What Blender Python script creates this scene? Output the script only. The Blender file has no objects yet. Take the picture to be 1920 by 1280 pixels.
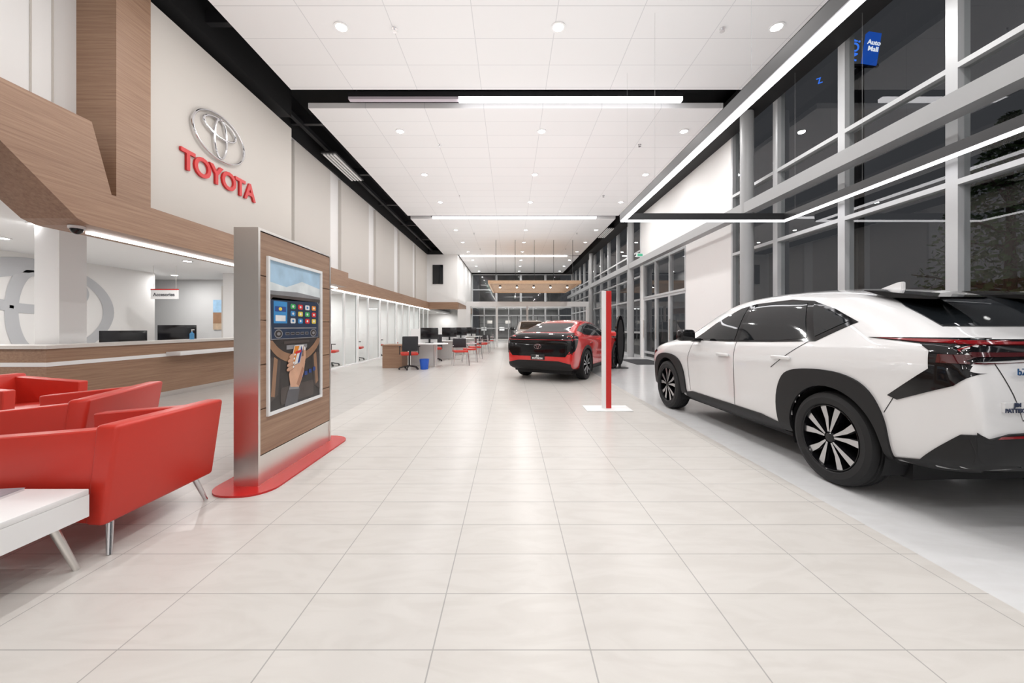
import bpy,bmesh,math,random
from mathutils import Vector,Matrix
from mathutils.bvhtree import BVHTree
from mathutils.geometry import delaunay_2d_cdt
random.seed(4)
sc=bpy.context.scene
COL=sc.collection
sc.view_settings.view_transform='Standard'
sc.view_settings.look='None'
sc.view_settings.exposure=0.12

# ------------------------------------------------------------ materials
def mat(name,col,rough=.5,metal=0,emit=None,es=0,coat=0,spec=None,bump=0,bscale=50,var=0):
    m=bpy.data.materials.new(name);m.use_nodes=True
    nt=m.node_tree;b=nt.nodes['Principled BSDF']
    b.inputs['Base Color'].default_value=(*col,1)
    b.inputs['Roughness'].default_value=rough
    b.inputs['Metallic'].default_value=metal
    if coat:b.inputs['Coat Weight'].default_value=coat;b.inputs['Coat Roughness'].default_value=.03
    if spec is not None:b.inputs['Specular IOR Level'].default_value=spec
    if emit:b.inputs['Emission Color'].default_value=(*emit,1);b.inputs['Emission Strength'].default_value=es
    tc=nt.nodes.new('ShaderNodeTexCoord');no=nt.nodes.new('ShaderNodeTexNoise')
    no.inputs['Scale'].default_value=bscale
    nt.links.new(tc.outputs['Object'],no.inputs['Vector'])
    if bump:
        bp=nt.nodes.new('ShaderNodeBump');bp.inputs['Strength'].default_value=bump;bp.inputs['Distance'].default_value=.002
        nt.links.new(no.outputs['Fac'],bp.inputs['Height']);nt.links.new(bp.outputs['Normal'],b.inputs['Normal'])
    if var:
        mx=nt.nodes.new('ShaderNodeMix');mx.data_type='RGBA'
        mx.inputs['A'].default_value=(*[c*(1-var) for c in col],1);mx.inputs['B'].default_value=(*[min(1,c*(1+var)) for c in col],1)
        nt.links.new(no.outputs['Fac'],mx.inputs['Factor']);nt.links.new(mx.outputs['Result'],b.inputs['Base Color'])
    return m
def emat(name,col,s,ns=False):
    m=bpy.data.materials.new(name);m.use_nodes=True;nt=m.node_tree
    nt.nodes.clear();o=nt.nodes.new('ShaderNodeOutputMaterial');e=nt.nodes.new('ShaderNodeEmission')
    e.inputs[0].default_value=(*col,1);e.inputs[1].default_value=s
    nt.links.new(e.outputs[0],o.inputs[0])
    if ns:
        try:m.cycles.emission_sampling='NONE'
        except Exception:pass
    return m
def wood(name,scale,c1=(.38,.24,.155),c2=(.25,.14,.088)):
    m=mat(name,c1,.45);nt=m.node_tree;b=nt.nodes['Principled BSDF']
    tc=nt.nodes.new('ShaderNodeTexCoord');mp=nt.nodes.new('ShaderNodeMapping');mp.inputs['Scale'].default_value=scale
    n=nt.nodes.new('ShaderNodeTexNoise');n.inputs['Scale'].default_value=1;n.inputs['Detail'].default_value=8;n.inputs['Roughness'].default_value=.7
    r=nt.nodes.new('ShaderNodeValToRGB');r.color_ramp.elements[0].position=.33;r.color_ramp.elements[1].position=.66
    r.color_ramp.elements[0].color=(*c2,1);r.color_ramp.elements[1].color=(*c1,1)
    nt.links.new(tc.outputs['Object'],mp.inputs['Vector']);nt.links.new(mp.outputs[0],n.inputs['Vector'])
    nt.links.new(n.outputs['Fac'],r.inputs[0]);nt.links.new(r.outputs[0],b.inputs['Base Color']);return m
def glassmat(name,tint=(1,1,1),ior=1.45,k=1.0):
    m=bpy.data.materials.new(name);m.use_nodes=True;nt=m.node_tree;nt.nodes.clear();L=nt.links.new
    o=nt.nodes.new('ShaderNodeOutputMaterial');t=nt.nodes.new('ShaderNodeBsdfTransparent');g=nt.nodes.new('ShaderNodeBsdfGlossy')
    g.inputs['Roughness'].default_value=.0;t.inputs[0].default_value=(*tint,1)
    f=nt.nodes.new('ShaderNodeFresnel');f.inputs[0].default_value=ior;mx=nt.nodes.new('ShaderNodeMixShader')
    ge=nt.nodes.new('ShaderNodeNewGeometry');a=nt.nodes.new('ShaderNodeMath');a.operation='SUBTRACT';a.inputs[0].default_value=k
    mu=nt.nodes.new('ShaderNodeMath');mu.operation='MULTIPLY';mu.use_clamp=True;a.use_clamp=True
    L(ge.outputs['Backfacing'],a.inputs[1]);L(a.outputs[0],mu.inputs[0]);L(f.outputs[0],mu.inputs[1])
    L(mu.outputs[0],mx.inputs[0]);L(t.outputs[0],mx.inputs[1]);L(g.outputs[0],mx.inputs[2]);L(mx.outputs[0],o.inputs[0])
    return m
def tilemat(name,col,mort,w,h,ms,loc,rough,region=False):
    m=mat(name,col,rough);nt=m.node_tree;b=nt.nodes['Principled BSDF'];L=nt.links.new
    tc=nt.nodes.new('ShaderNodeTexCoord');mp=nt.nodes.new('ShaderNodeMapping');mp.inputs['Location'].default_value=loc
    br=nt.nodes.new('ShaderNodeTexBrick');br.offset=0;br.squash=1
    br.inputs['Scale'].default_value=1;br.inputs['Brick Width'].default_value=w;br.inputs['Row Height'].default_value=h
    br.inputs['Mortar Size'].default_value=ms;br.inputs['Mortar Smooth'].default_value=0;br.inputs['Bias'].default_value=0
    k=.98
    br.inputs['Color1'].default_value=(*col,1);br.inputs['Color2'].default_value=(*[c*k for c in col],1);br.inputs['Mortar'].default_value=(*mort,1)
    L(tc.outputs['Object'],mp.inputs['Vector']);L(mp.outputs[0],br.inputs['Vector'])
    out=br.outputs['Color']
    if region:
        n=nt.nodes.new('ShaderNodeTexNoise');n.inputs['Scale'].default_value=2.0;n.inputs['Detail'].default_value=12;n.inputs['Distortion'].default_value=2.2
        mp2=nt.nodes.new('ShaderNodeMapping');mp2.inputs['Scale'].default_value=(1,3.2,1);mp2.inputs['Rotation'].default_value=(0,0,.5)
        L(tc.outputs['Object'],mp2.inputs[0]);L(mp2.outputs[0],n.inputs['Vector'])
        r=nt.nodes.new('ShaderNodeValToRGB');r.color_ramp.elements[0].position=.36;r.color_ramp.elements[1].position=.58
        r.color_ramp.elements[0].color=(.945,.94,.935,1);r.color_ramp.elements[1].color=(1,1,1,1)
        L(n.outputs['Fac'],r.inputs[0])
        mx=nt.nodes.new('ShaderNodeMix');mx.data_type='RGBA';mx.blend_type='MULTIPLY';mx.inputs['Factor'].default_value=1
        L(out,mx.inputs['A']);L(r.outputs[0],mx.inputs['B']);out=mx.outputs['Result']
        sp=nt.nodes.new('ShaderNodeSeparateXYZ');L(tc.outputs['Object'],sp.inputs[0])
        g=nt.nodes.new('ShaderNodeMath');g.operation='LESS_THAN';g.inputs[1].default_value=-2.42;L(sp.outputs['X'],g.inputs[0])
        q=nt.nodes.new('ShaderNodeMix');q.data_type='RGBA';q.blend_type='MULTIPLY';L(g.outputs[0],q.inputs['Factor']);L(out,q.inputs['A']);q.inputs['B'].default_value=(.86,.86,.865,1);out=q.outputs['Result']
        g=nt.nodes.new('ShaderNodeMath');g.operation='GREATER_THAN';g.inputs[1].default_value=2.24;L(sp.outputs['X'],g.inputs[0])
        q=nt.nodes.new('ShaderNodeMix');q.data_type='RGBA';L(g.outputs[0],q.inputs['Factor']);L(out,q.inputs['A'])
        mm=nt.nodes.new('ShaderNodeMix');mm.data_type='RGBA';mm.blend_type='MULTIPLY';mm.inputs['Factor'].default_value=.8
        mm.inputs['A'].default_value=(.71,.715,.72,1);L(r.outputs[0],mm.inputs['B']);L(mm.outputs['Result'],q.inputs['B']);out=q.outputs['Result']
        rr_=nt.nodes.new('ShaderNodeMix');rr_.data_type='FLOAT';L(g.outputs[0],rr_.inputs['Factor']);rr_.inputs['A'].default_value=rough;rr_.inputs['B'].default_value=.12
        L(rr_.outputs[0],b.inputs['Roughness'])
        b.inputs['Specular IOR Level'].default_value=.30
    L(out,b.inputs['Base Color']);return m
WHITE=mat('white_paint',(.83,.83,.83),.6)
WALL=mat('wall_white',(.82,.81,.80),.7,bump=.05,bscale=200)
BEIGE=mat('warm_beige_wall',(.60,.565,.525),.75)
TAUPE=mat('taupe_panel',(.59,.56,.525),.75)
BLACK=mat('matte_black',(.008,.008,.009),.7)
BLKMET=mat('black_metal',(.02,.02,.022),.35)
WOODY=wood('walnut_lengthwise',(25,1.2,45))
WOODX=wood('walnut_crosswise',(1.2,25,45))
WOODL=wood('pale_wood_slats',(25,1.2,45),(.5,.33,.2),(.36,.22,.13))
STEEL=mat('brushed_steel',(.80,.78,.75),.30,1,bump=.1,bscale=120)
CHROME=mat('chrome',(.74,.74,.76),.10,1)
REDL=mat('red_leather',(.58,.032,.018),.38,bump=.15,bscale=400)
REDG=mat('red_gloss',(.54,.016,.014),.25)
LOGOR=mat('logo_red',(.58,.008,.010),.3)
WPAINT=mat('pearl_white_paint',(.74,.74,.745),.22,coat=1)
RPAINT=mat('red_metallic_paint',(.60,.014,.012),.22,coat=1)
PLASTIC=mat('black_plastic_cladding',(.014,.014,.015),.5,spec=.3)
GLOSSB=mat('gloss_black',(.006,.006,.007),.06,spec=.4)
CARGLASS=mat('tinted_glass',(.010,.012,.014),.03,spec=.5)
TYRE=mat('rubber',(.018,.018,.019),.65,spec=.3)
MACH=mat('machined_alloy',(.55,.55,.56),.25,.9)
TAILR=mat('tail_lens_red',(.22,.005,.008),.12,coat=1)
TAILD=mat('tail_lens_dark',(.06,.005,.007),.08,coat=1)
GLASS=glassmat('clear_glass',(.93,.94,.94),1.62)
OGLASS=glassmat('office_glass',(.96,.98,.98),1.2,.8)
FRAME=mat('painted_aluminium',(.52,.53,.54),.4,.2)
BEAM=mat('grey_steel_paint',(.34,.345,.35),.45)
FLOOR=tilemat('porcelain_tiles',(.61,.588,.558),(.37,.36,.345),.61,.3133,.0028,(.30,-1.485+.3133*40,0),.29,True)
CEIL=tilemat('ceiling_tiles',(.82,.815,.82),(.64,.64,.655),1.22,.61,.006,(.55+12.2,.1+12.2,0),.85)
LIT=emat('diffuser_lit',(1,.98,1),7)
LITS=emat('lens_lit',(1,.98,.95),30,True)
LITO=emat('cove_lit',(1,1,1),5)
LITD=mat('diffuser_dim',(.5,.45,.5),.4)
GREYV=mat('grey_vinyl',(.50,.51,.53),.5)
SCREEN=mat('monitor_black',(.01,.01,.012),.15)
BLUE=mat('blue_plastic',(.02,.11,.55),.4)
DGLASS=mat('night_window',(.01,.012,.015),.04)
DARKGREY=mat('charcoal_mesh',(.03,.03,.035),.8)
INK=mat('dark_ink',(.03,.04,.08),.4)

# ------------------------------------------------------------ helpers
def fin(bm,name,mats,parent=None,smooth=True,ang=.6):
    me=bpy.data.meshes.new(name)
    bm.to_mesh(me);bm.free()
    if not isinstance(mats,(list,tuple)):mats=[mats]
    for m in mats:me.materials.append(m)
    if smooth:
        me.shade_smooth()
        try:me.set_sharp_from_angle(angle=ang)
        except Exception:pass
    o=bpy.data.objects.new(name,me);COL.objects.link(o)
    if parent:o.parent=parent
    return o
def addbox(bm,x0,x1,y0,y1,z0,z1,mi=0,bev=0,seg=2,M=None):
    r=bmesh.ops.create_cube(bm,size=1);vs=r['verts']
    for v in vs:
        v.co=Vector(((x0+x1)/2+v.co.x*(x1-x0),(y0+y1)/2+v.co.y*(y1-y0),(z0+z1)/2+v.co.z*(z1-z0)))
    fs=list({f for v in vs for f in v.link_faces})
    for f in fs:f.material_index=mi
    if M:bmesh.ops.transform(bm,matrix=M,verts=vs)
    if bev:
        es=list({e for v in vs for e in v.link_edges})
        bmesh.ops.bevel(bm,geom=es,offset=bev,segments=seg,profile=.5,affect='EDGES')
def box(name,x0,x1,y0,y1,z0,z1,m,parent=None,bev=0,M=None,seg=2):
    bm=bmesh.new();addbox(bm,x0,x1,y0,y1,z0,z1,0,bev,seg,M);return fin(bm,name,m,parent,smooth=bev>0)
def boxes(name,lst,m,parent=None,bev=0):
    bm=bmesh.new()
    for l in lst:addbox(bm,*l[:6],l[6] if len(l)>6 else 0,bev)
    return fin(bm,name,m,parent,smooth=bev>0)
def addcyl(bm,p0,p1,r0,r1=None,seg=16,mi=0,caps=True):
    p0=Vector(p0);p1=Vector(p1);d=p1-p0;r1=r0 if r1 is None else r1
    q=d.to_track_quat('Z','Y').to_matrix().to_4x4();M=Matrix.Translation((p0+p1)/2)@q
    r=bmesh.ops.create_cone(bm,cap_ends=caps,segments=seg,radius1=r0,radius2=r1,depth=d.length,matrix=M)
    for f in {f for v in r['verts'] for f in v.link_faces}:f.material_index=mi
def cyl(name,p0,p1,r0,m,parent=None,r1=None,seg=16):
    bm=bmesh.new();addcyl(bm,p0,p1,r0,r1,seg);return fin(bm,name,m,parent)
def addprism(bm,poly,axis,a0,a1,mi=0):
    def P(p,a):
        return {'x':(a,p[0],p[1]),'y':(p[0],a,p[1]),'z':(p[0],p[1],a)}[axis]
    v0=[bm.verts.new(P(p,a0)) for p in poly];v1=[bm.verts.new(P(p,a1)) for p in poly]
    n=len(poly);fs=[bm.faces.new(v0[::-1]),bm.faces.new(v1)]
    for i in range(n):fs.append(bm.faces.new((v0[i],v0[(i+1)%n],v1[(i+1)%n],v1[i])))
    for f in fs:f.material_index=mi
    bmesh.ops.recalc_face_normals(bm,faces=fs)
    return v0+v1
def prism(name,poly,axis,a0,a1,m,parent=None,bev=0,seg=2):
    bm=bmesh.new();addprism(bm,poly,axis,a0,a1)
    if bev:bmesh.ops.bevel(bm,geom=bm.edges[:],offset=bev,segments=seg,profile=.5,affect='EDGES')
    return fin(bm,name,m,parent,smooth=bev>0)
def lathe(bm,prof,axis='z',seg=32,mi=0,c=(0,0,0),closed=False):
    rings=[]
    for r,h in prof:
        ring=[]
        for i in range(seg):
            a=2*math.pi*i/seg;x,y=r*math.cos(a),r*math.sin(a)
            p=(x,y,h) if axis=='z' else (h,x,y)
            ring.append(bm.verts.new(Vector(p)+Vector(c)))
        rings.append(ring)
    n=len(rings)
    for k in range(n if closed else n-1):
        a,b=rings[k],rings[(k+1)%n]
        for i in range(seg):
            f=bm.faces.new((a[i],a[(i+1)%seg],b[(i+1)%seg],b[i]));f.material_index=mi
    return rings
def thing(name,loc,rz,label,cat,group=None):
    o=bpy.data.objects.new(name,None);o.empty_display_size=.2;COL.objects.link(o)
    o.location=loc;o.rotation_euler[2]=rz;meta(o,label,cat,group);return o
def meta(o,label,cat,group=None):
    o['label']=label;o['category']=cat
    if group:o['group']=group
    return o
def S(o):
    o['kind']='structure';return o
def copy_thing(src,loc,rz=None,label=None):
    def rec(s,par):
        c=s.copy();COL.objects.link(c)
        if par:c.parent=par;c.matrix_parent_inverse=s.matrix_parent_inverse.copy()
        for ch in list(s.children):
            rec(ch,c)
        return c
    c=rec(src,None);c.location=loc
    if rz is not None:c.rotation_euler[2]=rz
    if label:c['label']=label
    return c
MX_WALLX=Matrix(((0,0,1,0),(1,0,0,0),(0,1,0,0),(0,0,0,1)))
MX_CAM=Matrix(((1,0,0,0),(0,0,-1,0),(0,1,0,0),(0,0,0,1)))
def text(name,body,size,ext,off,m,parent,M,align='CENTER',sx=1,spacing=1):
    cu=bpy.data.curves.new(name,'FONT');cu.body=body;cu.size=size;cu.extrude=ext;cu.offset=off;cu.align_x=align;cu.space_character=spacing
    cu.resolution_u=4
    t=bpy.data.objects.new(name,cu);COL.objects.link(t)
    bpy.context.view_layer.update()
    me=bpy.data.meshes.new_from_object(t.evaluated_get(bpy.context.evaluated_depsgraph_get()))
    bpy.data.objects.remove(t)
    me.transform(M@Matrix.Diagonal((sx,1,1,1)))
    me.materials.clear();me.materials.append(m)
    o=bpy.data.objects.new(name,me);COL.objects.link(o)
    if parent:o.parent=parent
    return o
def ering(bm,cx,cy,a,b,w,d,seg=72,w2=None):
    rings=[]
    for i in range(seg):
        t=2*math.pi*i/seg;p=Vector((cx+a*math.cos(t),cy+b*math.sin(t),0))
        n=Vector((b*math.cos(t),a*math.sin(t),0)).normalized()
        ww=w*(1-abs(math.sin(t)))+(w2 or w)*abs(math.sin(t))
        ring=[]
        for k in range(10):
            s=2*math.pi*k/10
            ring.append(bm.verts.new(p+n*(ww/2*math.cos(s))+Vector((0,0,d/2*math.sin(s)))))
        rings.append(ring)
    for i in range(seg):
        A,B=rings[i],rings[(i+1)%seg]
        for k in range(10):bm.faces.new((A[k],B[k],B[(k+1)%10],A[(k+1)%10]))
def emblem(name,sc_,m,parent,M,d=.05,w=.075):
    bm=bmesh.new()
    ering(bm,0,0,1,.655,w*1.1,d,w2=w*.75)
    ering(bm,0,.27,.62,.26,w*1.1,d,w2=w*.8)
    ering(bm,0,-.02,.24,.57,w*.9,d,w2=w)
    bmesh.ops.transform(bm,matrix=M@Matrix.Diagonal((sc_,sc_,sc_,1)),verts=bm.verts)
    return fin(bm,name,m,parent)

# ------------------------------------------------------------ camera
cam=bpy.data.cameras.new('camera');co=bpy.data.objects.new('camera',cam);COL.objects.link(co)
co.location=(0,0,1.25);co.rotation_euler=(math.pi/2,0,0)
cam.lens=13.5;cam.sensor_width=36;cam.shift_x=.0016;cam.shift_y=-.0146;cam.clip_end=300;cam.clip_start=.05
sc.camera=co

# ------------------------------------------------------------ shell
XL,XR,Y0,Y1,ZC,ZT=-5.2,5.3,-5.0,33.0,5.75,6.7
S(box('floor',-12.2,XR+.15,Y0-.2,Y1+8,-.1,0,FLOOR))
S(box('ground',XR+.15,70,-30,90,-.14,-.04,mat('asphalt',(.05,.05,.053),.8,var=.3,bscale=3)))
S(box('ceiling',-12.2,XR+.3,Y0-.2,Y1+8,ZT,ZT+.15,BLACK))
for a,b in ((Y0,7.3),(7.92,15.6),(16.04,24.2),(24.6,32.2)):
    S(box('ceiling',-4.17,4.39,a,b,ZC,ZC+.11,CEIL))
S(box('wall_back',-12.2,XR+.3,Y0-.2,Y0,0,ZT,WALL))
S(box('wall_left',XL-.2,XL,Y0,4.6,2.75,ZC,WALL))
S(box('wall_left',XL-.2,XL,4.6,24,2.75,ZC,WALL))
S(box('wall_left',XL-.2,XL+.05,Y0,24,ZC,ZT,BLACK))
tn=[0]
def trim(*a,**k):
    tn[0]+=1;return S(box('trim_%d'%tn[0],*a,**k))
for y in (4.15,4.35):trim(XL,XL+.015,y,y+.012,3.4,ZC,BEIGE)
trim(XL,-4.72,4.6,5.04,2.77,ZC+.1,wood('walnut_pier',(1.5,1.5,50)))
trim(XL,-4.76,5.04,8.35,2.77,5.55,BEIGE)
trim(XL,-4.76,4.6,8.35,5.8,ZT,BLACK)
for a,b in ((9.09,10.9),(11.6,13.86),(14.6,16.9),(17.7,20.1),(20.8,23.5)):
    trim(XL,XL+.09,a,b,2.76,5.66,TAUPE)
S(prism('trim_40',[(Y0+1,3.5),(4.22,3.5),(4.43,2.77),(10.9,2.77),(10.9,2.36),(4.2,2.36),(4.08,2.40),(3.46,2.93),(Y0+1,2.93)][::-1],'x',XL,-4.6,WOODY))
S(box('trim_41',-4.98,-4.90,4.5,10.9,2.335,2.36,LITO))
S(box('trim_42',XL,-5.08,10.9,24,2.33,2.77,WOODY))
S(box('trim_43',-5.06,-5.09,11,23.9,2.30,2.33,LITO))
S(box('ceiling',-12.2,XL,Y0,12.5,2.75,2.85,WHITE))
S(box('wall_reception',-10.2,-10,Y0,10.8,0,2.75,WALL))
S(box('wall_far',-12.2,-8.05,12.3,12.5,0,2.75,mat('pale_grey_wall',(.62,.62,.62),.7)))
S(box('wall_corridor',-12.2,-12.0,10.8,12.3,0,2.75,WALL))
S(box('wall_office_end',-8.1,-5.1,10.82,10.9,0,2.75,WALL))
S(box('ceiling',-8.1,XL+.02,10.9,Y1,2.33,2.45,WHITE))
S(box('wall_office_back',-8.2,-8.1,10.9,Y1,0,2.4,TAUPE))
wn=[0]
def window(plane,c,a0,a1,z0,z1,hz=(),vt=(),fw=.06,fd=.12,fm=None,gm=None,name='window'):
    wn[0]+=1;L=[]
    def add(p0,p1,q0,q1):
        L.append((c-fd/2,c+fd/2,p0,p1,q0,q1) if plane=='x' else (p0,p1,c-fd/2,c+fd/2,q0,q1))
    add(a0,a0+fw,z0,z1);add(a1-fw,a1,z0,z1);add(a0+fw,a1-fw,z0,z0+fw);add(a0+fw,a1-fw,z1-fw,z1)
    for h in hz:add(a0+fw,a1-fw,h-fw/2,h+fw/2)
    for v in vt:add(v-fw/2,v+fw/2,z0+fw,z1-fw)
    o=S(boxes('%s_%d'%(name,wn[0]),L,fm or FRAME))
    t=.004
    p=(c-t,c+t,a0+fw/2,a1-fw/2,z0+fw/2,z1-fw/2) if plane=='x' else (a0+fw/2,a1-fw/2,c-t,c+t,z0+fw/2,z1-fw/2)
    box('pane',*p,gm or GLASS,parent=o);return o
ys=[10.9,12.9,15.1,17.3,19.5,21.7,23.95]
for i in range(6):
    window('x',-5.14,ys[i],ys[i+1],0.0,2.33,vt=(ys[i]+.95,),fw=.045,fd=.06,fm=WHITE,gm=OGLASS)
    if i:S(box('wall_partition',-8.1,-5.2,ys[i]-.04,ys[i]+.04,0,2.33,WALL))
S(box('wall_jog',XL,-3.3,24.0,24.2,2.77,ZC,WALL))
S(box('trim_44',XL,-3.3,23.95,24.2,2.33,2.77,WOODX))
S(box('wall_jog',-3.5,-3.3,24.2,Y1,2.77,ZC,WALL))
S(box('trim_45',-3.5,-3.27,24.2,Y1,2.33,2.77,WOODY))
S(box('window_90',-4.85,-4.2,23.96,24.0,3.9,5.1,DGLASS))
S(box('trim_46',XL,-3.25,Y0+29,Y1,ZC,ZT,BLACK))
window('x',-3.4,26,29.5,0,2.33,vt=(27.1,28.3),fw=.05,fm=WHITE,gm=OGLASS)
window('x',-3.4,29.5,33,0,2.33,vt=(30.6,31.8),fw=.05,fm=WHITE,gm=OGLASS)
# right curtain wall
y=9.2
for i in range(9):
    window('x',XR+.06,y-1.533,y,0,ZC+.3,hz=(1.0,2.96,4.34),fw=.065,fd=.15)
    y-=1.533
S(box('wall_right',XR,XR+.15,Y0,y+.01,0,ZT,WALL))
S(box('wall_right',XR,XR+.15,9.2,11.6,0,3.7,WALL))
S(box('wall_right',XR,XR+.15,9.2,15.6,3.7,ZC+.3,WALL))
S(box('wall_right',XR,XR+.15,15.3,15.6,0,3.7,WALL))
window('x',XR+.06,11.6,15.3,2.35,3.7,vt=(12.8,14.05),fw=.07,fd=.14)
for k,(a,b) in enumerate(((11.6,12.85),(12.85,14.05),(14.05,15.3))):
    d=window('x',XR+.06,a,b,0,2.35,fw=.08,fd=.1,hz=(.25,),name='door')
    cyl('handle',(XR-.06,b-.2,.8),(XR-.06,b-.2,1.5),.018,STEEL,parent=d)
y=15.6
for i in range(10):
    window('x',XR+.06,y,y+1.74,0,ZC+.3,hz=(1.0,2.35,3.3,4.34),fw=.07,fd=.15)
    y+=1.74
S(box('trim_47',XR-.05,XR+.3,Y0,Y1,ZC+.3,ZT,BLACK))
S(box('trim_48',XR-.42,XR-.2,Y0,Y1,3.62,3.84,BEAM))
S(box('trim_49',4.75,5.28,Y0,Y1,ZC,ZC+.45,BLACK))
for yy in (8.1,15.9,23.7):
    meta(cyl('steel_column',(XR-.31,yy,0),(XR-.31,yy,ZC),.13,BEAM,seg=28),'round grey painted steel column beside the glazed wall','column','steel columns along the glazing')
for i,(a,b) in enumerate(((-3.3,-1.2),(-1.2,.9),(.9,3.0),(3.0,5.3))):
    window('y',Y1,a,b,0,2.9,hz=(1.1,2.2),vt=((a+b)/2,),fw=.07)
    window('y',Y1,a,b,3.25,ZC,hz=(4.4,),fw=.09,gm=GLASS)
S(box('wall_far',-3.3,XR,Y1-.05,Y1+.1,2.9,3.25,WALL))
S(box('wall_far',-12,-3.3,Y1,Y1+.1,0,ZT,WALL))
S(box('ceiling',-3.3,XR,Y1+.1,Y1+7.8,3.0,3.1,WHITE))
S(box('wall_far',-3.3,XR,Y1+7.8,Y1+8,0,ZT,mat('service_wall',(.45,.45,.45),.8,var=.4,bscale=1.5)))
S(box('trim_51',-3.3,XR,Y1-.03,Y1+.1,ZC,ZT,BLACK))
for i,xx in enumerate((-2.4,-.6,1.4,3.4)):
    c_=thing('storage_shelf',(xx,Y1+5.5,0),0,'dark metal storage shelf behind the far glazing','shelf','service shelves')
    for z in (.1,.8,1.5,2.1):box('board',-.7,.7,-.25,.25,z,z+.04,BLKMET,c_)
    for a in (-.68,.68):box('upright',a-.02,a+.02,-.25,.25,0,2.3,BLKMET,c_)
    box('carton',-.5,.0,-.2,.2,.84,1.2,WHITE,c_);box('carton',.1,.6,-.2,.2,1.54,1.85,BEIGE,c_)
o=boxes('portal_frame',[(-2.75,-2.5,23.9,24.2,0,2.8),(4.75,5.0,23.9,24.2,0,2.8),(-2.5,4.75,23.9,24.2,2.5,2.8),(1.0,1.12,23.95,24.1,0,2.5),(-.9,-.78,23.95,24.1,0,2.5)],WHITE)
meta(o,'white rectangular portal frame spanning the showroom floor','frame')
S(box('wall_stub',-3.3,-2.75,24.0,24.1,0,2.33,WALL))
for i,yy in enumerate(range(-3,32,3)):
    trim(-5.15,-4.2,yy,yy+.1,6.0,6.2,BLKMET)
trim(-4.95,-4.85,Y0,Y1-1,5.95,6.05,BLKMET)

# ------------------------------------------------------------ ceiling fittings
bm=bmesh.new();lathe(bm,[(.105,0),(.11,-.012),(.08,-.012),(.075,.0)],seg=28)
dl=fin(bm,'recessed_downlight',WHITE);meta(dl,'round recessed ceiling downlight with white trim, switched on','downlight','ceiling downlights')
bm=bmesh.new();bmesh.ops.create_circle(bm,cap_ends=True,radius=.078,segments=28,matrix=Matrix.Translation((0,0,-.006)));ln=fin(bm,'lens',LITS,dl,smooth=False);ln['label']='glowing white lens'
def lamp(loc,size,power,shape='DISK',sy=None,spread=math.pi,rot=None,name='lamp'):
    l=bpy.data.lights.new(name,'AREA');l.shape=shape;l.size=size
    if sy:l.size_y=sy
    l.energy=power;l.spread=spread;l.color=(1,.985,.97)
    o=bpy.data.objects.new(name,l);COL.objects.link(o);o.location=loc
    if rot:o.rotation_euler=rot
    return o
rows=[-3.4,-.4,2.7,5.77,8.85,11.37,13.9,17.9,20.5,23.1,26,28.6,31.2]
first=True
for yy in rows:
    for xx in (-2.54,.72,4.0):
        if first:dl.location=(xx,yy,ZC);first=False
        else:copy_thing(dl,(xx,yy,ZC))
        lamp((xx,yy,ZC-.03),.14,32 if yy<15 else 27,name='downlight_lamp')
for xx,yy in ((-7.6,3.5),(-8.6,6.5),(-7.4,8.8),(-9.8,11.2),(-6.9,5.6),(-9.4,4)):
    copy_thing(dl,(xx,yy,2.75));lamp((xx,yy,2.72),.14,30,name='downlight_lamp')
for i in range(6):
    yy=(ys[i]+ys[i+1])/2;copy_thing(dl,(-6.4,yy,2.33));lamp((-6.4,yy,2.3),.3,30,name='office_lamp')
for yy in (26,29,32):copy_thing(dl,(-5.5,yy,2.33));lamp((-5.5,yy,2.3),.3,28,name='office_lamp')
for xx in (-1.2,3.0):lamp((xx,Y1+4,2.95),1.0,100,name='service_lamp')
for yy,e in ((0,130),(8,110),(16,103),(24,86)):
    lamp((0,yy+.2,3.0),7.0,e,'RECTANGLE',7.6,rot=(math.pi,0,0),name='added_ceiling_fill')  # unseen upward fill lights in mid-air, added to brighten the ceiling; no fitting here
bm=bmesh.new();addcyl(bm,(0,0,-.04),(0,0,0),.012);addcyl(bm,(0,0,-.05),(0,0,-.045),.035);addcyl(bm,(0,0,-.004),(0,0,0),.04)
sp=fin(bm,'fire_sprinkler',CHROME);meta(sp,'small chrome fire sprinkler head in the tiled ceiling','sprinkler','ceiling sprinklers');sp.location=(-1.75,5.8,ZC)
for xx in (-1.75,3.2):
    for yy in (5.8,9.5,13.2,18.5,22.2):
        if (xx,yy)!=(-1.75,5.8):copy_thing(sp,(xx,yy,ZC))
for (yy,x0,xm,x1) in ((7.6,-3.19,-1.02,3.39),(15.82,-3.27,-3.2,3.53),(24.4,-3.27,-3.2,3.6)):
    r=thing('linear_light',((x0+x1)/2,yy,ZC),0,'long slim linear light in the dark slot between ceiling rafts','light','slot lights')
    c=(x0+x1)/2
    box('housing',x0-c,x1-c,-.06,.06,.02,.12,BLKMET,r)
    if xm-x0>.5:box('unlit_section',x0-c,xm-c,-.05,.05,-.03,.02,LITD,r)
    box('diffuser',xm-c,x1-c,-.05,.05,-.05,.02,LIT,r)
    box('bracket',x0-c+.1,x0-c+.14,-.02,.02,.12,.92,BLKMET,r);box('bracket',x1-c-.14,x1-c-.1,-.02,.02,.12,.92,BLKMET,r)
r=thing('suspended_ring_light',(3.54,3.3,3.2),0,'black rectangular ring light hung on wires over the car bay','light')
X0,X1,YA,YB=-1.47,1.50,-4.3,3.76
w=.045
box('housing',X0-w,X0+w,YA,YB+w,0,.12,BLKMET,r);box('housing',X1-w,X1+w,YA,YB+w,0,.12,BLKMET,r)
box('housing',X0+w,X1-w,YB-w,YB+w,0,.12,BLKMET,r);box('housing',X0+w,X1-w,YA-w,YA+w,0,.12,BLKMET,r)
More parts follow.
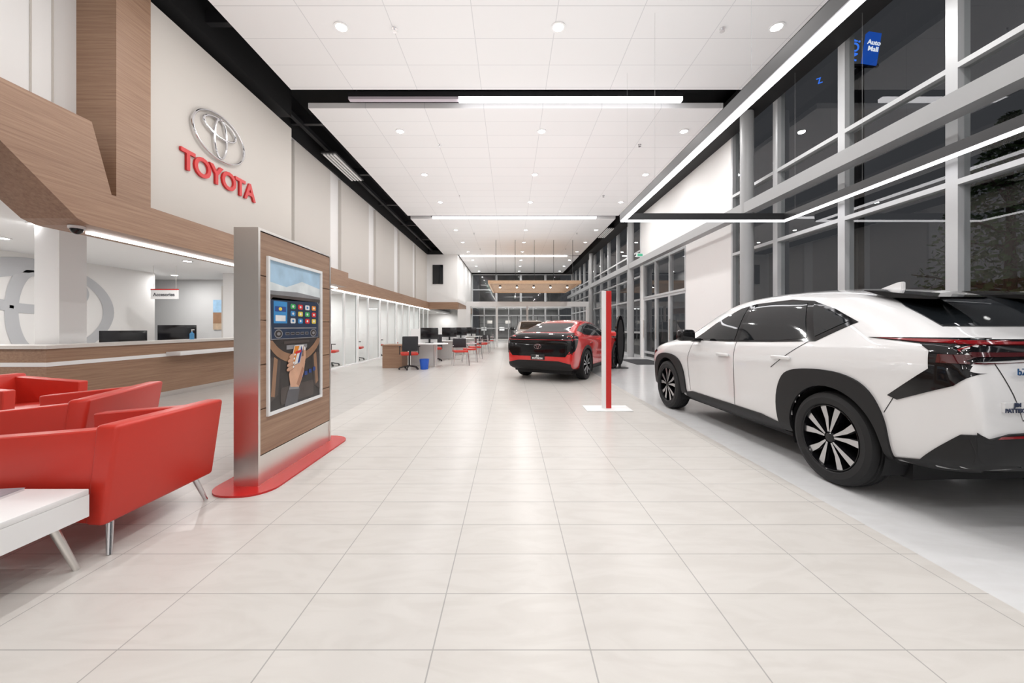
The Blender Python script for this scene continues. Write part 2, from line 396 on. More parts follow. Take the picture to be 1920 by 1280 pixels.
for a in ((X0-w+.012,X0+w-.012,YA,YB+w-.012),(X1-w+.012,X1+w-.012,YA,YB+w-.012),(X0+w,X1-w,YB-w+.012,YB+w-.012),(X0+w,X1-w,YA-w,YA+w)):
    box('diffuser',*a,-.02,0,LIT,r)
for xx in (X0,X1):
    for yy in (YA+1,0,2.2,3.5):cyl('wire',(xx,yy,.1),(xx,yy,2.54),.0013,BEAM,r,seg=6)
for xx,yy in ((-4.72,10.9),(4.6,18.5)):
    r=thing('linear_air_diffuser',(xx,yy,5.72),0,'white slotted linear air diffuser beside the ceiling raft','vent','air diffusers')
    for i in range(4):box('slat',-.16+i*.09,-.12+i*.09,-.9,.9,0,.03,WHITE,r)
    box('frame',-.2,.14 if xx>0 else .2,-.95,.95,.03,.08,BLKMET,r)
r=thing('dome_camera',(-4.8,4.25,2.36),0,'small white dome security camera under the wood canopy','camera')
cyl('base',(0,0,-.03),(0,0,0),.07,WHITE,r,seg=24)
bm=bmesh.new();bmesh.ops.create_uvsphere(bm,u_segments=20,v_segments=12,radius=.055,matrix=Matrix.Translation((0,0,-.035)));fin(bm,'dome',GLOSSB,r)

# ------------------------------------------------------------ wall sign
r=thing('wall_sign',(-4.76,6.28,3.55),0,'large chrome oval emblem above red dimensional letters on beige wall','sign')
e=emblem('emblem',.55,CHROME,r,Matrix.Translation((.04,-.03,.76))@MX_WALLX,d=.08,w=.075);e['label']='chrome three-oval emblem'
adv={'T':.235,'O':.30,'Y':.245,'A':.255}
x=-.76
for ch in 'TOYOTA':
    a=adv[ch];text('letter',ch,.41,.016,.010,LOGOR,r,Matrix.Translation((.02,x+a/2,0.0))@MX_WALLX);x+=a+.003
r=thing('wall_decal',(-9.99,8.05,1.6),0,'large grey vinyl oval emblem on the white reception wall','decal')
emblem('emblem',1.5,GREYV,r,MX_WALLX,d=.004,w=.16)

# ------------------------------------------------------------ totem
r=thing('display_totem',(-2.045,3.57,0),0,'freestanding wood and brushed steel display totem with framed poster','display stand')
def rr(x0,x1,y0,y1,rad,n=8):
    P=[]
    for cx,cy,a0 in ((x1-rad,y1-rad,0),(x0+rad,y1-rad,90),(x0+rad,y0+rad,180),(x1-rad,y0+rad,270)):
        for i in range(n+1):
            a=math.radians(a0+90*i/n);P.append((cx+rad*math.cos(a),cy+rad*math.sin(a)))
    return P
o=prism('base_plate',rr(-.235,.245,-.77,.79,.2),'z',0,.014,REDG,r);o['label']='glossy red base plate with rounded ends'
boxes('frame',[(-.095,.095,-.60,-.575,.014,2.02),(-.095,.095,.575,.60,.014,2.02),(-.095,.095,-.575,.575,2.0,2.02),(-.088,.088,-.575,.575,.014,.235)],STEEL,r)['label']='brushed steel frame'
L=[];zz=[.24,.60,.95,1.30,1.65,1.995]
for i in range(5):L.append((-.092,.092,-.573,.573,zz[i]+.004,zz[i+1]-.004))
L.append((-.08,.08,-.57,.57,.24,1.99))
boxes('wood_panel',L,WOODY,r)
boxes('poster_frame',[(.092,.112,-.50,.38,.53,.555),(.092,.112,-.50,.38,1.79,1.815),(.092,.112,-.50,-.478,.555,1.79),(.092,.112,.358,.38,.555,1.79)],WHITE,r)['label']='slim white poster frame'
def C(n,c,var=.3,bs=7):return mat('print_'+n,c,.35,var=var,bscale=bs)
pm=[C('sky',(.40,.58,.74)),C('cloud',(.72,.79,.84)),C('dash',(.035,.03,.028)),C('tan',(.30,.17,.10)),C('screen',(.012,.03,.07)),C('mapblue',(.04,.25,.55)),C('red',(.7,.03,.03)),C('green',(.05,.45,.12)),C('white',(.8,.8,.8)),C('orange',(.8,.28,.03)),C('skin',(.62,.36,.24)),C('navy',(.02,.06,.25)),C('grey',(.25,.25,.26)),C('dark2',(.07,.055,.05)),C('yellow',(.8,.6,.08)),C('sleeve',(.1,.1,.11)),C('skin_shade',(.42,.21,.13))]
bm=bmesh.new()
def pp(poly,mi,lay):
    vs=[bm.verts.new((.094+lay*.0007,-.478+a*.836,.555+b*1.235)) for a,b in poly];f=bm.faces.new(vs);f.material_index=mi
def R(a0,a1,b0,b1):return [(a0,b0),(a1,b0),(a1,b1),(a0,b1)]
def EL(ca,cb,ra,rb,n=18,rot=0):return [(ca+ra*math.cos(t/n*6.283)*math.cos(rot)-rb*math.sin(t/n*6.283)*math.sin(rot),cb+ra*math.cos(t/n*6.283)*math.sin(rot)+rb*math.sin(t/n*6.283)*math.cos(rot)) for t in range(n)]
pp(R(0,1,0,1),2,0);pp(R(0,1,.80,1),0,1);pp([(0,.80),(1,.80),(1,.87),(.6,.9),(.3,.84),(0,.86)],1,2)
pp([(0,.76),(1,.76),(1,.80),(.5,.815),(0,.80)],12,3)
pp([(.0,.74),(1,.76),(1,.785),(0,.775)],13,4)
for k in range(22):
    t0=math.radians(180+k*180/22);t1=math.radians(180+(k+1)*180/22)
    P=[(.5+.56*math.cos(t0),.56+.26*math.sin(t0)),(.5+.56*math.cos(t1),.56+.26*math.sin(t1)),(.5+.48*math.cos(t1),.56+.20*math.sin(t1)),(.5+.48*math.cos(t0),.56+.20*math.sin(t0))]
    P=[(max(0,min(1,a)),min(.47,b)) for a,b in P]
    if len(set(P))==4 and max(p[1] for p in P)-min(p[1] for p in P)>.003:pp(P,3,3)
pp([(.0,.05),(.16,.10),(.20,.33),(.05,.36),(0,.34)],13,2);pp([(1,.05),(.86,.10),(.82,.33),(.95,.36),(1,.34)],13,2)
pp([(.04,.10),(.10,.09),(.15,.34),(.09,.36)],3,3);pp([(.96,.12),(.90,.10),(.85,.34),(.91,.36)],3,3)
pp([(.04,.475),(.96,.475),(.98,.74),(.94,.765),(.06,.765),(.02,.74)],12,3.5)
pp([(.05,.48),(.95,.48),(.97,.735),(.93,.758),(.07,.758),(.03,.735)],4,4)
pp(R(.08,.31,.585,.735),5,5);pp(R(.11,.28,.60,.64),8,6);pp(R(.10,.29,.665,.70),11,6);pp(EL(.19,.683,.03,.012),14,7)
cols=[7,6,8,9,5,14,7,6,8,5,6,14]
k=0
for j in range(3):
    for i in range(4):
        a=.37+i*.145;b=.69-j*.052
        pp(rr(a,a+.095,b,b+.036,.012,3),cols[k],6);pp(EL(a+.0475,b+.018,.02,.009,10),8 if cols[k]!=8 else 5,7);k+=1
pp(R(.09,.91,.548,.556),12,6)
for ca in (.16,.84):
    pp(EL(ca,.513,.07,.030),12,6);pp(EL(ca,.513,.058,.024),2,7);pp(EL(ca,.513,.03,.012),12,8)
for i in range(5):pp(R(.28+i*.095,.35+i*.095,.503,.522),12,6);pp(R(.285+i*.095,.345+i*.095,.506,.519),2,7)
pp(R(.25,.75,.44,.46),13,5);pp(R(.30,.70,.40,.43),12,4)
for i in range(4):pp(R(.56+i*.09,.62+i*.09,.18+.01*i,.21+.01*i),11,5)
pp(rr(.2,.85,.02,.14,.03),13,3)
pp([(.26,.0),(.50,.0),(.55,.10),(.52,.12),(.36,.13),(.32,.10)],15,5);pp([(.34,.115),(.53,.10),(.54,.125),(.36,.145)],12,5.5)
pp([(.37,.13),(.53,.115),(.58,.16),(.63,.22),(.66,.29),(.62,.34),(.54,.33),(.46,.29),(.39,.28),(.34,.22)],10,6)
pp([(.48,.14),(.53,.12),(.58,.17),(.63,.24),(.60,.26),(.54,.2)],16,6.4)
pp([(.35,.275),(.55,.29),(.64,.43),(.44,.43)],12,7);pp([(.36,.28),(.545,.294),(.63,.424),(.445,.424)],8,7.4);pp([(.37,.285),(.44,.292),(.54,.42),(.45,.42)],9,8);pp([(.50,.292),(.54,.296),(.60,.385),(.58,.42)],11,8);pp([(.45,.36),(.57,.37),(.58,.39),(.46,.38)],6,9)
for (ca,cb,ra) in ((.37,.265,.075),(.375,.295,.075),(.385,.325,.07),(.40,.353,.06)):
    pp(EL(ca,cb-.003,ra,.0165,14,.12),16,9);pp(EL(ca,cb,ra,.014,14,.12),10,9.6);pp(EL(ca+.05,cb+.005,.014,.007,8,.1),1,10)
pp([(.575,.27),(.63,.25),(.67,.33),(.665,.40),(.635,.415),(.61,.40),(.62,.34)],10,9);pp(EL(.645,.395,.015,.014,8),1,10)
fin(bm,'poster',pm,r,smooth=False)['label']='printed poster of a hand holding a phone by a dashboard screen'

# ------------------------------------------------------------ pole stand
r=thing('sign_pylon',(1.47,5.84,0),.0,'slim red and white upright sign blade on a flat square base','sign stand')
box('base',-.34,.34,-.2,.2,0,.012,WHITE,r,bev=.003)
box('blade',-.08,-.02,-.02,.02,.012,1.79,WHITE,r);box('red_blade',-.02,.06,-.025,.025,.012,1.79,REDG,r)['label']='glossy red strip'

# ------------------------------------------------------------ lounge
def armchair(loc,rz,label,w=.37):
    r=thing('armchair',loc,rz,label,'armchair','red lounge armchairs')
    def side(y0,y1):
        bm=bmesh.new();addprism(bm,[(-.40,.235),(.335,.175),(.40,.70),(-.42,.635)],'y',y0,y1)
        bmesh.ops.bevel(bm,geom=bm.edges[:],offset=.018,segments=3,profile=.6,affect='EDGES');return fin(bm,'armrest',REDL,r)
    side(-w,-w+.10);side(w-.10,w)
    prism('backrest',[(.24,.18),(.345,.175),(.425,.72),(.30,.72)],'y',-w-.012,w+.012,REDL,r,bev=.022,seg=3)
    prism('seat',[(-.41,.20),(.26,.185),(.26,.40),(-.42,.44)],'y',-w+.095,w-.095,REDL,r,bev=.03,seg=3)
    for sx in (-1,1):
        for sy in (-1,1):
            cyl('leg',(sx*.27+.01,sy*(w-.09),.20),(sx*.33,sy*(w-.035),0),.019,CHROME,r,r1=.013,seg=16)['label']='splayed chrome leg'
    return r
armchair((-2.53,2.44,0),0,'red leather tub armchair with splayed chrome legs beside the coffee table')
armchair((-3.63,3.14,0),math.radians(19),'wide red leather tub armchair turned slightly, behind another armchair',w=.50)
armchair((-5.24,4.02,0),math.pi,'red leather tub armchair near the reception counter')
r=thing('coffee_table',(-2.77,1.475,0),0,'low white coffee table with open shelf and splayed legs','table')
boxes('top',[(-.56,.56,-.54,.54,.37,.40)],WHITE,r,bev=.004)
boxes('shelf',[(-.56,.56,-.54,.54,.255,.28),(-.56,-.53,-.54,.54,.28,.37),(.53,.56,.12,.54,.28,.37)],WHITE,r)
for sx in (-1,1):
    for sy in (-1,1):cyl('leg',(sx*.48,sy*.44,.256),(sx*.54,sy*.50,0),.02,STEEL,r,r1=.014)
r=thing('magazine',(-2.60,1.84,.40),.15,'glossy magazine lying on the white coffee table','magazine')
box('pages',-.1,.1,-.14,.14,0,.012,WHITE,r);box('cover',-.102,.102,-.142,.142,.012,.014,mat('magazine_cover',(.35,.38,.42),.3,var=.5,bscale=14),r)

# ------------------------------------------------------------ reception desk
r=thing('reception_desk',(-6.1,5.05,0),0,'long L-shaped walnut reception counter with pale top and light stripe','reception desk')
def Lprism(name,o_,z0,z1,m,t=.35):
    P=[(o_,-o_),(o_,5.5),(-t,5.5),(-t,t),(-3.6,t),(-3.6,-o_)]
    return prism(name,P,'z',z0,z1,m,r)
Lprism('plinth',-.06,0,.10,STEEL);Lprism('lower_panel',0,.10,.72,WOODY);Lprism('stripe',.006,.72,.775,WHITE);Lprism('upper_panel',0,.775,.955,WOODY)
Lprism('counter_top',.03,.955,1.0,mat('pale_quartz',(.66,.63,.59),.3,var=.05),t=.37)
box('transaction_shelf',0.0,.26,1.75,4.6,.735,.80,WHITE,r,bev=.005)
box('work_surface',-1.15,-.35,.35,5.5,.70,.74,WHITE,r);box('work_surface',-1.1,-1.0,.6,5.4,0,.70,WHITE,r)
def monitor(loc,rz,label='black flat-panel computer monitor on a stand on the desk',w=.56,h=.33,grp='computer monitors'):
    r=thing('computer_monitor',loc,rz,label,'monitor',grp)
    box('foot',-.12,.12,-.09,.09,0,.012,BLKMET,r,bev=.004);box('stand',-.03,.03,-.0,.03,.012,.25,BLKMET,r)
    box('screen',-w/2,w/2,-.03,0,.12,.12+h,SCREEN,r,bev=.006)
    return r
monitor((-6.75,6.7,.74),math.radians(215),w=.6,h=.32)
monitor((-6.72,7.75,.74),math.radians(215),w=.6,h=.42)
r=thing('sanitizer_bottle',(-6.22,7.5,1.0),0,'small clear sanitizer pump bottle with blue gel on the counter','bottle')
bm=bmesh.new();lathe(bm,[(0,0),(.035,0),(.037,.01),(.037,.11),(.014,.135),(.014,.15),(0,.15)],seg=20);fin(bm,'bottle',mat('blue_gel',(.1,.35,.65),.15),r)
cyl('pump',(0,0,.15),(0,0,.185),.006,WHITE,r);box('nozzle',-.008,.045,-.008,.008,.18,.195,WHITE,r,bev=.003)
meta(box('square_column',-6.88,-6.52,5.55,5.91,0,2.75,WHITE),'square white painted column behind the reception counter','column')
r=thing('hanging_sign',(-8.55,9.5,1.93),0,'white and red hanging department sign above the corridor','sign')
box('panel',-.33,.33,-.02,.02,0,.22,WHITE,r);box('stripe',-.33,.33,-.025,.025,.22,.25,REDG,r)
text('lettering','Accesories',.12,.002,.002,mat('sign_grey',(.08,.08,.09),.5),r,Matrix.Translation((0,-.024,.07))@MX_CAM)
cyl('rod',(-.28,0,.25),(-.28,0,.82),.005,STEEL,r,seg=8);cyl('rod',(.28,0,.25),(.28,0,.82),.005,STEEL,r,seg=8)
r=thing('wall_picture',(-9.0,12.28,1.15),0,'framed beach landscape picture on the grey wall','picture')
bm=bmesh.new()
def q(x0,x1,z0,z1,mi,l):
    f=bm.faces.new([bm.verts.new(p) for p in ((x0,-.01*l,z0),(x1,-.01*l,z0),(x1,-.01*l,z1),(x0,-.01*l,z1))]);f.material_index=mi
q(-.5,.5,0,.95,0,1);q(-.5,.5,0,.55,1,1.1);q(-.5,.5,0,.2,2,1.2);q(-.2,.3,.2,.4,3,1.3)
fin(bm,'print',[C('sky2',(.35,.55,.75)),C('rock',(.35,.2,.12)),C('sand',(.55,.42,.3)),C('shade',(.08,.06,.05))],r,smooth=False)

# ------------------------------------------------------------ workstations
def task_chair(loc,rz,seatm=REDL):
    r=thing('task_chair',loc,rz,'black swivel task chair with red seat on a five-star base','office chair','task chairs')
    bm=bmesh.new()
    for i in range(5):
        a=i*2*math.pi/5;p=(.28*math.cos(a),.28*math.sin(a),.06);addcyl(bm,(0,0,.11),p,.022,.015,10);addcyl(bm,(p[0],p[1]-.02,.028),(p[0],p[1]+.02,.028),.028,seg=12)
    fin(bm,'base',BLKMET,r);cyl('post',(0,0,.10),(0,0,.42),.025,BLKMET,r)
    box('seat',-.24,.24,-.24,.24,.42,.50,seatm,r,bev=.03)
    bm=bmesh.new();addbox(bm,-.22,.22,.20,.235,.58,1.0,0,.02,M=Matrix.Rotation(math.radians(-6),4,'X'));addbox(bm,-.03,.03,.22,.25,.42,.7);fin(bm,'backrest',DARKGREY,r)
    for s in (-1,1):
        bm=bmesh.new();addbox(bm,s*.27-.03,s*.27+.03,-.12,.14,.66,.69,0,.01);addbox(bm,s*.27-.012,s*.27+.012,0,.03,.44,.67);fin(bm,'armrest',BLKMET,r)
    return r
def guest_chair(loc,rz):
    r=thing('guest_chair',loc,rz,'black framed guest chair with red seat at the sales desk','chair','guest chairs')
    box('seat',-.23,.23,-.22,.22,.42,.48,REDL,r,bev=.02)
    bm=bmesh.new();addbox(bm,-.22,.22,.21,.24,.56,.86,0,.015);fin(bm,'backrest',DARKGREY,r)
    for sx in (-1,1):
        for sy in (-1,1):
            bm=bmesh.new();addcyl(bm,(sx*.22,sy*.2,.43 if sy<0 else .84),(sx*.25,sy*.26,0),.013,seg=10)
            if sy>0 :addcyl(bm,(sx*.24,-.15,.64),(sx*.235,.24,.66),.014,seg=8)
            fin(bm,'leg',CHROME,r)
    return r
def desk(loc):
    r=thing('sales_desk',loc,0,'walnut and white sales desk with rounded peninsula top and privacy screen','desk','sales desks')
    box('cabinet',-1.0,-.42,-.35,.35,.0,.66,WOODX,r);boxes('top',[(-1.02,-.3,-.38,.38,.66,.70)],WOODX,r)
    bm=bmesh.new();addprism(bm,[(-.3,-.30)]+[(.55+.36*math.cos(a),.06+.36*math.sin(a)) for a in [math.radians(-90+i*15) for i in range(13)]]+[(-.3,.42)],'z',.70,.73);fin(bm,'table_top',WHITE,r,smooth=False)
    cyl('pedestal',(.5,.05,.02),(.5,.05,.70),.035,STEEL,r);cyl('pedestal_foot',(.5,.05,0),(.5,.05,.02),.24,STEEL,r,seg=28)
    box('privacy_screen',-.35,.5,.42,.45,.0,1.18,WHITE,r,bev=.005);return r
d1=desk((-2.85,11.9,0))
for p in ((-2.65,14.6,0),(-2.55,17.2,0),(-2.45,21.0,0)):copy_thing(d1,p)
m1=monitor((-2.55,12.1,.73),0,w=.56,h=.36)
for p in ((-2.35,14.8,.73),(-2.25,17.4,.73),(-2.15,21.2,.73)):copy_thing(m1,p)
t1=task_chair((-2.95,11.2,0),math.radians(200))
for p,a in (((-2.75,13.9,0),200),((-2.6,16.4,0),190),((-5.75,12.2,0),100),((-5.75,14.3,0),100),((-5.75,16.4,0),60),((-5.75,18.6,0),80)):copy_thing(t1,p,math.radians(a))
g1=guest_chair((-1.62,12.45,0),math.radians(15))
for p,a in (((-1.45,13.6,0),-80),((-1.40,15.0,0),-75),((-1.35,17.6,0),-60),((-1.25,18.6,0),-95),((-1.2,21.8,0),-80),((-5.6,13.3,0),-90),((-5.6,15.6,0),-90)):copy_thing(g1,p,math.radians(a))
r=thing('waste_bin',(-2.52,11.25,0),0,'small blue plastic recycling bin under the sales desk','bin')
bm=bmesh.new();lathe(bm,[(0,0),(.11,0),(.14,.3),(.13,.3),(.1,.02),(0,.02)],seg=20);fin(bm,'bin',BLUE,r)
for yy in (12.0,14.2,16.4,18.6):
    r=thing('office_desk',(-6.9,yy,0),0,'walnut topped desk inside the glazed office','desk','office desks')
    box('top',-.35,.35,-.7,.7,.71,.74,WOODY,r);box('leg',-.33,.33,-.68,-.65,0,.71,WHITE,r);box('leg',-.33,.33,.65,.68,0,.71,WHITE,r)
    copy_thing(m1,(-6.95,yy,.74),math.radians(90))
meta(box('entrance_mat',4.15,5.2,12.6,14.6,0,.012,DARKGREY),'dark grey entrance mat on the tile floor by the glass doors','mat')
r=thing('exit_sign',(5.02,14.9,3.95),0,'small green and white illuminated exit pictogram sign','sign')
box('housing',-.12,.12,-.03,.03,0,.14,WHITE,r);box('face',-.10,.10,-.034,-.03,.02,.12,emat('exit_green',(.15,.6,.38),.8),r);box('bracket',.12,.28,-.01,.01,.06,.1,WHITE,r)
r=thing('slatted_canopy',(1.25,22.5,3.5),0,'suspended pale wood slatted ceiling canopy','canopy')
box('border',-2.4,2.4,-2.75,-2.65,-.04,.12,WOODL,r);box('border',-2.4,2.4,2.65,2.75,-.04,.12,WOODL,r);box('border',-2.4,-2.3,-2.65,2.65,-.04,.12,WOODL,r);box('border',2.3,2.4,-2.65,2.65,-.04,.12,WOODL,r)
boxes('slats',[(-2.3,2.3,-2.6+i*.2,-2.48+i*.2,0,.08) for i in range(26)],WOODL,r)
for xx in (-2,-1,0,1,2):
    cyl('rod',(xx,-2.5,.1),(xx,-2.5,2.25),.012,BLKMET,r,seg=8);
for xx in (-1.8,-.9,0,.9,1.8):
    p=thing('pendant_lamp',(1.25+xx,20.6,3.36),0,'small glowing pendant lamp hung from the slatted canopy','lamp','pendant lamps')
    cyl('shade',(0,0,0),(0,0,.10),.06,BLKMET,p);bm=bmesh.new();bmesh.ops.create_uvsphere(bm,u_segments=14,v_segments=8,radius=.045);fin(bm,'bulb',LITS,p)

# ------------------------------------------------------------ cars
def inpoly(p,P):
    x,y=p;c=False;n=len(P);j=n-1
    for i in range(n):
        xi,yi=P[i];xj,yj=P[j]
        if (yi>y)!=(yj>y) and x<(xj-xi)*(y-yi)/(yj-yi)+xi:c=not c
        j=i
    return c
def distb(p,P):
    p=Vector(p);m=9
    for i in range(len(P)):
        a=Vector(P[i]);b=Vector(P[(i+1)%len(P)]);d=b-a
        t=max(0,min(1,(p-a).dot(d)/max(1e-9,d.length_squared)));m=min(m,(a+d*t-p).length)
    return m
def chaikin(P,it=2):
    for _ in range(it):
        Q=[P[0]]
        for a,b in zip(P,P[1:]):
            Q+=[(a[0]*.75+b[0]*.25,a[1]*.75+b[1]*.25),(a[0]*.25+b[0]*.75,a[1]*.25+b[1]*.75)]
        P=Q+[P[-1]]
    return P
def build_body(name,st,mats,wells,parent):
    bm=bmesh.new();rings=[]
    for (u,W,Wr,zb,Zb,Zt) in st:
        h=Zb-zb
        half=[(0,zb),(W*.84,zb),(W*.965,zb+h*.07),(W*.978,zb+h*.34),(W*.997,zb+h*.64),(W*1.0,zb+h*.80),(W*.975,zb+h*.95),(W*.94,Zb+.01)]
        g_=Zt-Zb
        half+=[(W*.94+(Wr-W*.94)*.5+g_*.035,Zb+g_*.50),(Wr,Zb+g_*.86),(Wr*.72,Zb+g_*.965),(0,Zt)]
        pts=[(-x,u,z) for x,z in half]+[(x,u,z) for x,z in half[-2:0:-1]]
        rings.append([bm.verts.new(p) for p in pts])
    n=len(rings[0])
    for a,b in zip(rings,rings[1:]):
        for i in range(n):
            f=bm.faces.new((a[i],a[(i+1)%n],b[(i+1)%n],b[i]))
            if i in (0,n-1):f.material_index=1
    bm.faces.new(rings[0][::-1]);bm.faces.new(rings[-1])
    bmesh.ops.recalc_face_normals(bm,faces=bm.faces)
    o=fin(bm,name,mats,parent)
    sd=o.modifiers.new('s','SUBSURF');sd.levels=3;sd.render_levels=3
    bpy.context.view_layer.update();dg=bpy.context.evaluated_depsgraph_get()
    me=bpy.data.meshes.new_from_object(o.evaluated_get(dg))
    o.modifiers.clear();o.data=me
    bvh=BVHTree.FromPolygons([v.co.copy() for v in me.vertices],[tuple(p.vertices) for p in me.polygons])
    b=bmesh.new();b.from_mesh(me);dele=[]
    for f in b.faces:
        c=f.calc_center_median()
        if abs(c.x)<.5:continue
        for (u,z,rad) in wells:
            if all(math.hypot(v.co.y-u,v.co.z-z)<rad+.035 for v in f.verts):dele.append(f);break
    bmesh.ops.delete(b,geom=dele,context='FACES')
    for f in b.faces:f.smooth=True
    b.to_mesh(me);b.free();me.shade_smooth()
    for (u,z,rad) in wells:
        for s in (-1,1):
            b=bmesh.new();addcyl(b,(s*.56,u,z),(s*.885,u,z),rad,seg=48,caps=False)
            bmesh.ops.create_circle(b,cap_ends=True,radius=rad,segments=48,matrix=Matrix.Translation((s*.56,u,z))@Matrix.Rotation(math.pi/2,4,'Y'))
            dl_=[v for v in b.verts if v.co.z<.16];bmesh.ops.delete(b,geom=dl_,context='VERTS')
            fin(b,'wheel_well',PLASTIC,parent)
    return o,bvh
def decal(name,poly,bvh,axis,side,off,m,parent,thick=True,res=.045):
    P=[]
    n=len(poly)
    for i in range(n):
        a=Vector(poly[i]);b=Vector(poly[(i+1)%n]);k=max(1,int((b-a).length/res+.5))
        for j in range(k):P.append(tuple(a+(b-a)*j/k))
    pts=[Vector(p) for p in P];edges=[(i,(i+1)%len(P)) for i in range(len(P))]
    xs=[p[0] for p in P];yv=[p[1] for p in P]
    x=min(xs)+res*.5
    while x<max(xs):
        y=min(yv)+res*.5
        while y<max(yv):
            if inpoly((x,y),poly) and distb((x,y),poly)>res*.45:pts.append(Vector((x,y)))
            y+=res
        x+=res
    V,E,F,_,_,_=delaunay_2d_cdt(pts,edges,[],1,1e-6)
    bm=bmesh.new();vs=[];base=[]
    for v in V:
        a,b=v
        if axis=='x':o_=Vector((side*3,a,b));d=Vector((-side,0,0))
        elif axis=='y':o_=Vector((a,side*9,b));d=Vector((0,-side,0))
        else:o_=Vector((a,b,5));d=Vector((0,0,-1))
        h=bvh.ray_cast(o_,d)
        if h[0] is None:
            mid=Vector((side*.9,a,b)) if axis=='x' else (Vector((a,0 if side<0 else 4.7,b)) if axis=='y' else Vector((a,b,1.2)))
            h=bvh.find_nearest(mid)
        nrm=h[1].normalized()
        if nrm.dot(d)>0:nrm=-nrm
        vs.append(bm.verts.new(h[0]+nrm*off));base.append(h[0]-nrm*.004)
    for f in F:
        try:bm.faces.new([vs[i] for i in f])
        except ValueError:pass
    if thick:
        idx={v:i for i,v in enumerate(vs)};nv={}
        be=[e for e in bm.edges if len(e.link_faces)==1]
        for e in be:
            for v in e.verts:
                if v not in nv:nv[v]=bm.verts.new(base[idx[v]])
        for e in be:
            a,b=e.verts;bm.faces.new((a,b,nv[b],nv[a]))
    for v in [v for v in bm.verts if not v.link_faces]:bm.verts.remove(v)
    bmesh.ops.recalc_face_normals(bm,faces=bm.faces)
    return fin(bm,name,m,parent,ang=1.0)
def strip(pl,w):
    A=[];B=[]
    for i,p in enumerate(pl):
        a=Vector(pl[max(0,i-1)]);b=Vector(pl[min(len(pl)-1,i+1)]);d=(b-a).normalized();n=Vector((-d.y,d.x))*w/2
        A.append(tuple(Vector(p)+n));B.append(tuple(Vector(p)-n))
    return A+B[::-1]
def wheel(parent,x,u,side,R,rr_,wd=.225,spk=5):
    bm=bmesh.new();s=side
    lathe(bm,[(rr_,wd*.42*s),(rr_*.95,wd*.44*s),(rr_*.92,wd*.30*s),(rr_*.88,-wd*.3*s)],axis='x',seg=48,mi=2)
    lathe(bm,[(rr_*.9,-.02*s),(0.001,-.02*s)],axis='x',seg=40,mi=2)
    lathe(bm,[(rr_*1.0,wd*.42*s),(rr_*.985,wd*.455*s),(rr_*.97,wd*.43*s)],axis='x',seg=48,mi=2)
    lathe(bm,[(.001,.1*s),(.034,.098*s),(.045,.085*s),(.055,0)],axis='x',seg=24,mi=2)
    for k in range(spk):
        for tw in (-1,1):
            a=2*math.pi*k/spk+math.pi/2
            def pt(rad,an,xx):return Vector((xx*s,math.cos(an)*rad,math.sin(an)*rad))
            for (sh,xo,mi) in ((.035,.064,2),(0,.086,1)):
                prof=[(.045,a+tw*(.05),0),(.045,a+tw*.34,0),(rr_*.55,a+tw*(.34+sh),0),(rr_*.93,a+tw*(.38+sh),0),(rr_*.95,a+tw*(.17-sh),0),(rr_*.62,a+tw*(.11-sh*.7),0)]
                top=[bm.verts.new(pt(r_,an,xo+(.010 if r_<.1 else 0))) for r_,an,_ in prof]
                bot=[bm.verts.new(pt(r_,an,.01)) for r_,an,_ in prof]
                n=len(prof)
                fs=[bm.faces.new(top)]+[bm.faces.new((bot[i],bot[(i+1)%n],top[(i+1)%n],top[i])) for i in range(n)]
                for j,f in enumerate(fs):f.material_index=mi if j==0 else 2
    o=fin(bm,'wheel',[STEEL,MACH,GLOSSB],parent,ang=.4);o.location=(x,u,R);o['label']='two-tone alloy wheel'
    bm=bmesh.new();h=wd/2
    pr=[(rr_*.97,-h*.8),(rr_*1.03,-h*.95),(R*.86,-h),(R*.96,-h*.86),(R*.99,-h*.6)]
    for g in (-.35,0,.35):
        pr+=[(R,h*(g-.10)),(R-.008,h*(g-.06)),(R-.008,h*(g+.06)),(R,h*(g+.10))]
    pr+=[(R*.99,h*.6),(R*.96,h*.86),(R*.86,h),(rr_*1.03,h*.95),(rr_*.97,h*.8)]
    lathe(bm,pr,axis='x',seg=64,closed=True)
    bmesh.ops.recalc_face_normals(bm,faces=bm.faces)
    t=fin(bm,'tyre',TYRE,o,ang=.5);t['label']='black rubber tyre'
    return o
def circ_arc(c,z,r,a0,a1,n=24):
    return [(c+r*math.cos(math.radians(a0+(a1-a0)*i/n)),z+r*math.sin(math.radians(a0+(a1-a0)*i/n))) for i in range(n+1)]

# ---- white crossover
ang=math.radians(2.6)
rw=Vector((2.54+.92*math.cos(ang)+.93*math.sin(ang),3.07-.93*math.cos(ang)+.92*math.sin(ang),0))
car=thing('car',rw,ang,'pearl white electric crossover with black wheel-arch cladding parked on the tiles','car')
WST=[(0,.80,.62,.50,.74,.80),(.03,.845,.65,.44,.90,.97),(.07,.875,.68,.41,1.06,1.12),(.14,.895,.70,.38,1.135,1.185),(.24,.91,.70,.34,1.14,1.225),(.40,.92,.68,.31,1.14,1.32),(.6,.93,.67,.28,1.135,1.42),(.9,.93,.665,.26,1.125,1.54),(1.25,.93,.67,.25,1.11,1.60),(1.7,.925,.67,.23,1.09,1.625),(2.2,.92,.67,.22,1.07,1.62),(2.6,.92,.655,.22,1.06,1.57),(2.9,.92,.64,.22,1.05,1.47),(3.2,.92,.66,.22,1.035,1.30),(3.5,.92,.72,.23,1.02,1.12),(3.85,.92,.76,.25,.99,1.06),(4.2,.90,.74,.25,.94,1.0),(4.45,.85,.69,.25,.87,.92),(4.6,.75,.58,.28,.79,.84),(4.69,.55,.42,.38,.66,.70)]
RU,FU,RZ=.93,3.78,.365
body,bv=build_body('body',WST,[WPAINT,PLASTIC],[(RU,RZ,.415),(FU,RZ,.415)],car)
